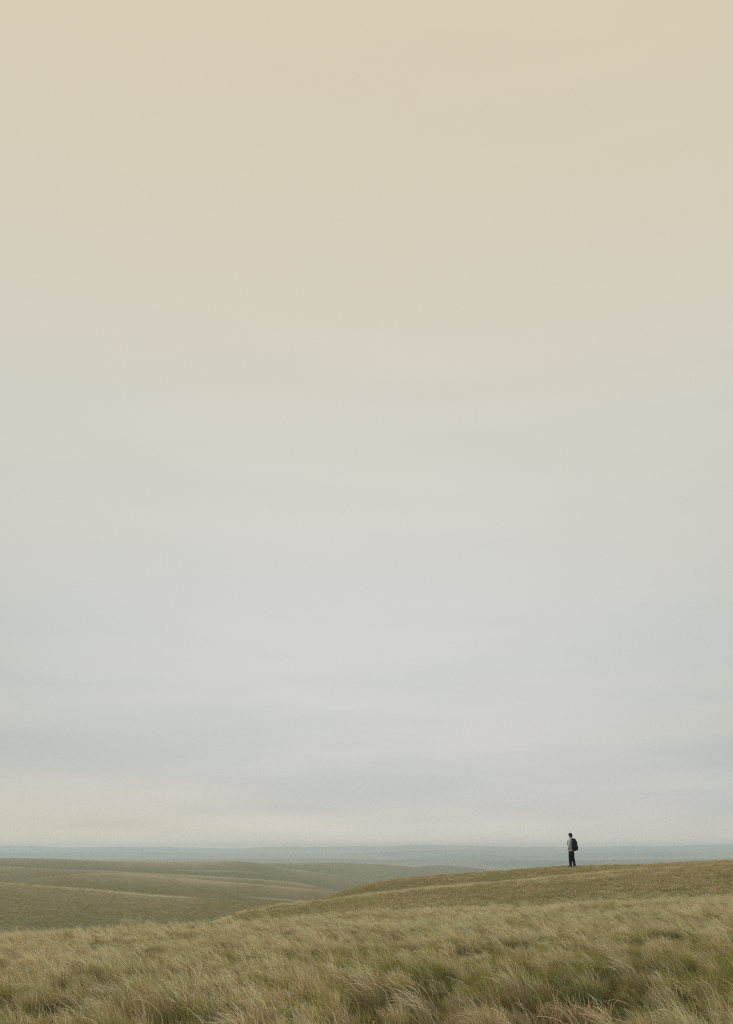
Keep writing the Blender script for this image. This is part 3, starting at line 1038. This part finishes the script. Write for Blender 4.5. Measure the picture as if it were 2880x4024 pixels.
loft_into(bm, [((0, -.02, 1.452), X3, Y3, .128, .10, 1), ((0, -.018, 1.485), X3, Y3, .096, .088, 1), ((0, -.012, 1.53), X3, Y3, .082, .08, 1),
               ((0, -.010, 1.535), X3, Y3, .072, .07, 1)], 20)
finish('collar', bm, M_JACKET, jk)
bm = bmesh.new()
loft_into(bm, [((0, -.075, 1.43), X3, Y3, .125, .07, 1), ((0, -.088, 1.455), X3, Y3, .12, .062, 1), ((0, -.080, 1.485), X3, Y3, .09, .04, 1), ((0, -.07, 1.495), X3, Y3, .05, .02, 1)], 18)
finish('hood', bm, M_COLLAR, jk)

bm = bmesh.new()
loft_into(bm, [((0, .005, .99), X3, Y3, .165, .122, .95), ((0, .005, .90), X3, Y3, .180, .135, .9), ((0, .0, .80), X3, Y3, .182, .128, .85), ((0, 0, .745), X3, Y3, .165, .105, .9)], 24)
for sx in (-1, 1):
    tube(bm, [(sx * .085, 0, .88), (sx * .09, .002, .76), (sx * .098, .012 - sx * .01, .62), (sx * .105, .022 - sx * .02, .48), (sx * .114, .004 - sx * .035, .34), (sx * .122, -.014 - sx * .045, .2), (sx * .127, -.02 - sx * .05, .105), (sx * .127, -.02 - sx * .05, .085)],
         [.105, .116, .108, .094, .084, .076, .070, .064])
finish('trousers', bm, M_TROUSER, person)
for sx in (-1, 1):
    bm = bmesh.new()
    loft_into(bm, [((sx * .128, -sx * .05, .0), X3, Y3, .046, .13, .75), ((sx * .128, -sx * .05, .022), X3, Y3, .05, .136, .75), ((sx * .128, -sx * .05, .045), X3, Y3, .047, .128, .8),
                   ((sx * .128, -.018 - sx * .05, .075), X3, Y3, .043, .098, .9), ((sx * .127, -.03 - sx * .05, .11), X3, Y3, .042, .06, 1), ((sx * .127, -.03 - sx * .05, .13), X3, Y3, .042, .052, 1)], 20)
    finish('shoe', bm, M_SHOE, person)

# backpack carried on the back, a thing of its own
pack = link(bpy.data.objects.new('backpack', None))
pack.location = (PX, PY, PZ)
pack.rotation_euler = (0, 0, FACE)
tag(pack, 'large rounded navy black backpack worn by the standing person', 'backpack')
bm = bmesh.new()
loft_into(bm, [((0, -.20, .83), X3, Y3, .10, .05, .7), ((0, -.205, .85), X3, Y3, .15, .09, .7), ((0, -.215, .92), X3, Y3, .178, .118, .7),
               ((0, -.22, 1.03), X3, Y3, .186, .128, .7), ((0, -.22, 1.16), X3, Y3, .186, .128, .7), ((0, -.22, 1.28), X3, Y3, .182, .124, .7),
               ((0, -.205, 1.38), X3, Y3, .165, .105, .75), ((0, -.185, 1.425), X3, Y3, .12, .05, .8)], 24)
pb = finish('main_compartment', bm, M_PACK, pack)
bm = bmesh.new()
loft_into(bm, [((0, -.19, 1.385), X3, Y3, .15, .085, .8), ((0, -.187, 1.425), X3, Y3, .152, .092, .8), ((0, -.178, 1.47), X3, Y3, .135, .078, .8), ((0, -.17, 1.49), X3, Y3, .095, .045, .9)], 22)
finish('lid', bm, M_PACK, pack)
bm = bmesh.new()
loft_into(bm, [((0, -.315, .89), X3, Y3, .10, .025, .7), ((0, -.332, .93), X3, Y3, .125, .036, .7), ((0, -.342, 1.02), X3, Y3, .13, .038, .7),
               ((0, -.338, 1.12), X3, Y3, .122, .034, .7), ((0, -.325, 1.17), X3, Y3, .09, .02, .8)], 20)
finish('front_pocket', bm, M_PACK, pack)
for sx in (-1, 1):
    bm = bmesh.new()
    loft_into(bm, [((sx * .168, -.24, .87), X3, Y3, .022, .06, .8), ((sx * .185, -.245, .92), X3, Y3, .032, .08, .8), ((sx * .188, -.25, 1.04), X3, Y3, .03, .08, .8), ((sx * .178, -.25, 1.09), X3, Y3, .015, .07, .8)], 16)
    finish('side_pocket', bm, M_PACK, pack)
    bm = bmesh.new()
    tube(bm, [(sx * .085, -.14, 1.39), (sx * .095, -.10, 1.455), (sx * .105, -.02, 1.475), (sx * .115, .075, 1.43), (sx * .125, .138, 1.33),
              (sx * .14, .145, 1.2), (sx * .175, .09, 1.07), (sx * .19, 0, .99), (sx * .16, -.13, .93)], [.026, .03, .032, .032, .03, .028, .02, .016, .016], .3, 12, (1, 0, 0))
    finish('shoulder_strap', bm, M_STRAP, pack)
bm = bmesh.new()
tube(bm, [(-.035, -.135, 1.47), (-.03, -.13, 1.505), (0, -.128, 1.515), (.03, -.13, 1.505), (.035, -.135, 1.47)], [.008] * 5, .6, 8, (0, 1, 0))
finish('grab_handle', bm, M_STRAP, pack)

# ------------------------------------------------------------------ haze
HZ = dict(r=4760.0, top=float(Z.max()) + 3.0, bottom=float(Z.min()) - 1.0)
bm = bmesh.new()
bmesh.ops.create_cube(bm, size=1)
for v in bm.verts:
    v.co = Vector((v.co.x * 2 * HZ['r'], v.co.y * 2 * HZ['r'], HZ['top'] if v.co.z > 0 else HZ['bottom']))
me = bpy.data.meshes.new('haze')
bm.to_mesh(me)
bm.free()
hm, nd, lk = shader('haze_air')
pv = node(nd, 'ShaderNodeVolumePrincipled')
pv.inputs['Color'].default_value = (.78, .92, 1.0, 1)
pv.inputs['Density'].default_value = 0.00047
pv.inputs['Anisotropy'].default_value = 0.3
ho = node(nd, 'ShaderNodeOutputMaterial')
lk.new(pv.outputs[0], ho.inputs['Volume'])
me.materials.append(hm)
haze = link(bpy.data.objects.new('haze', me))
tag(haze, 'thin blue-grey haze over the distant hills', kind='stuff')
print('terrain z', Z.min(), Z.max(), 'person', PX, PY, PZ)
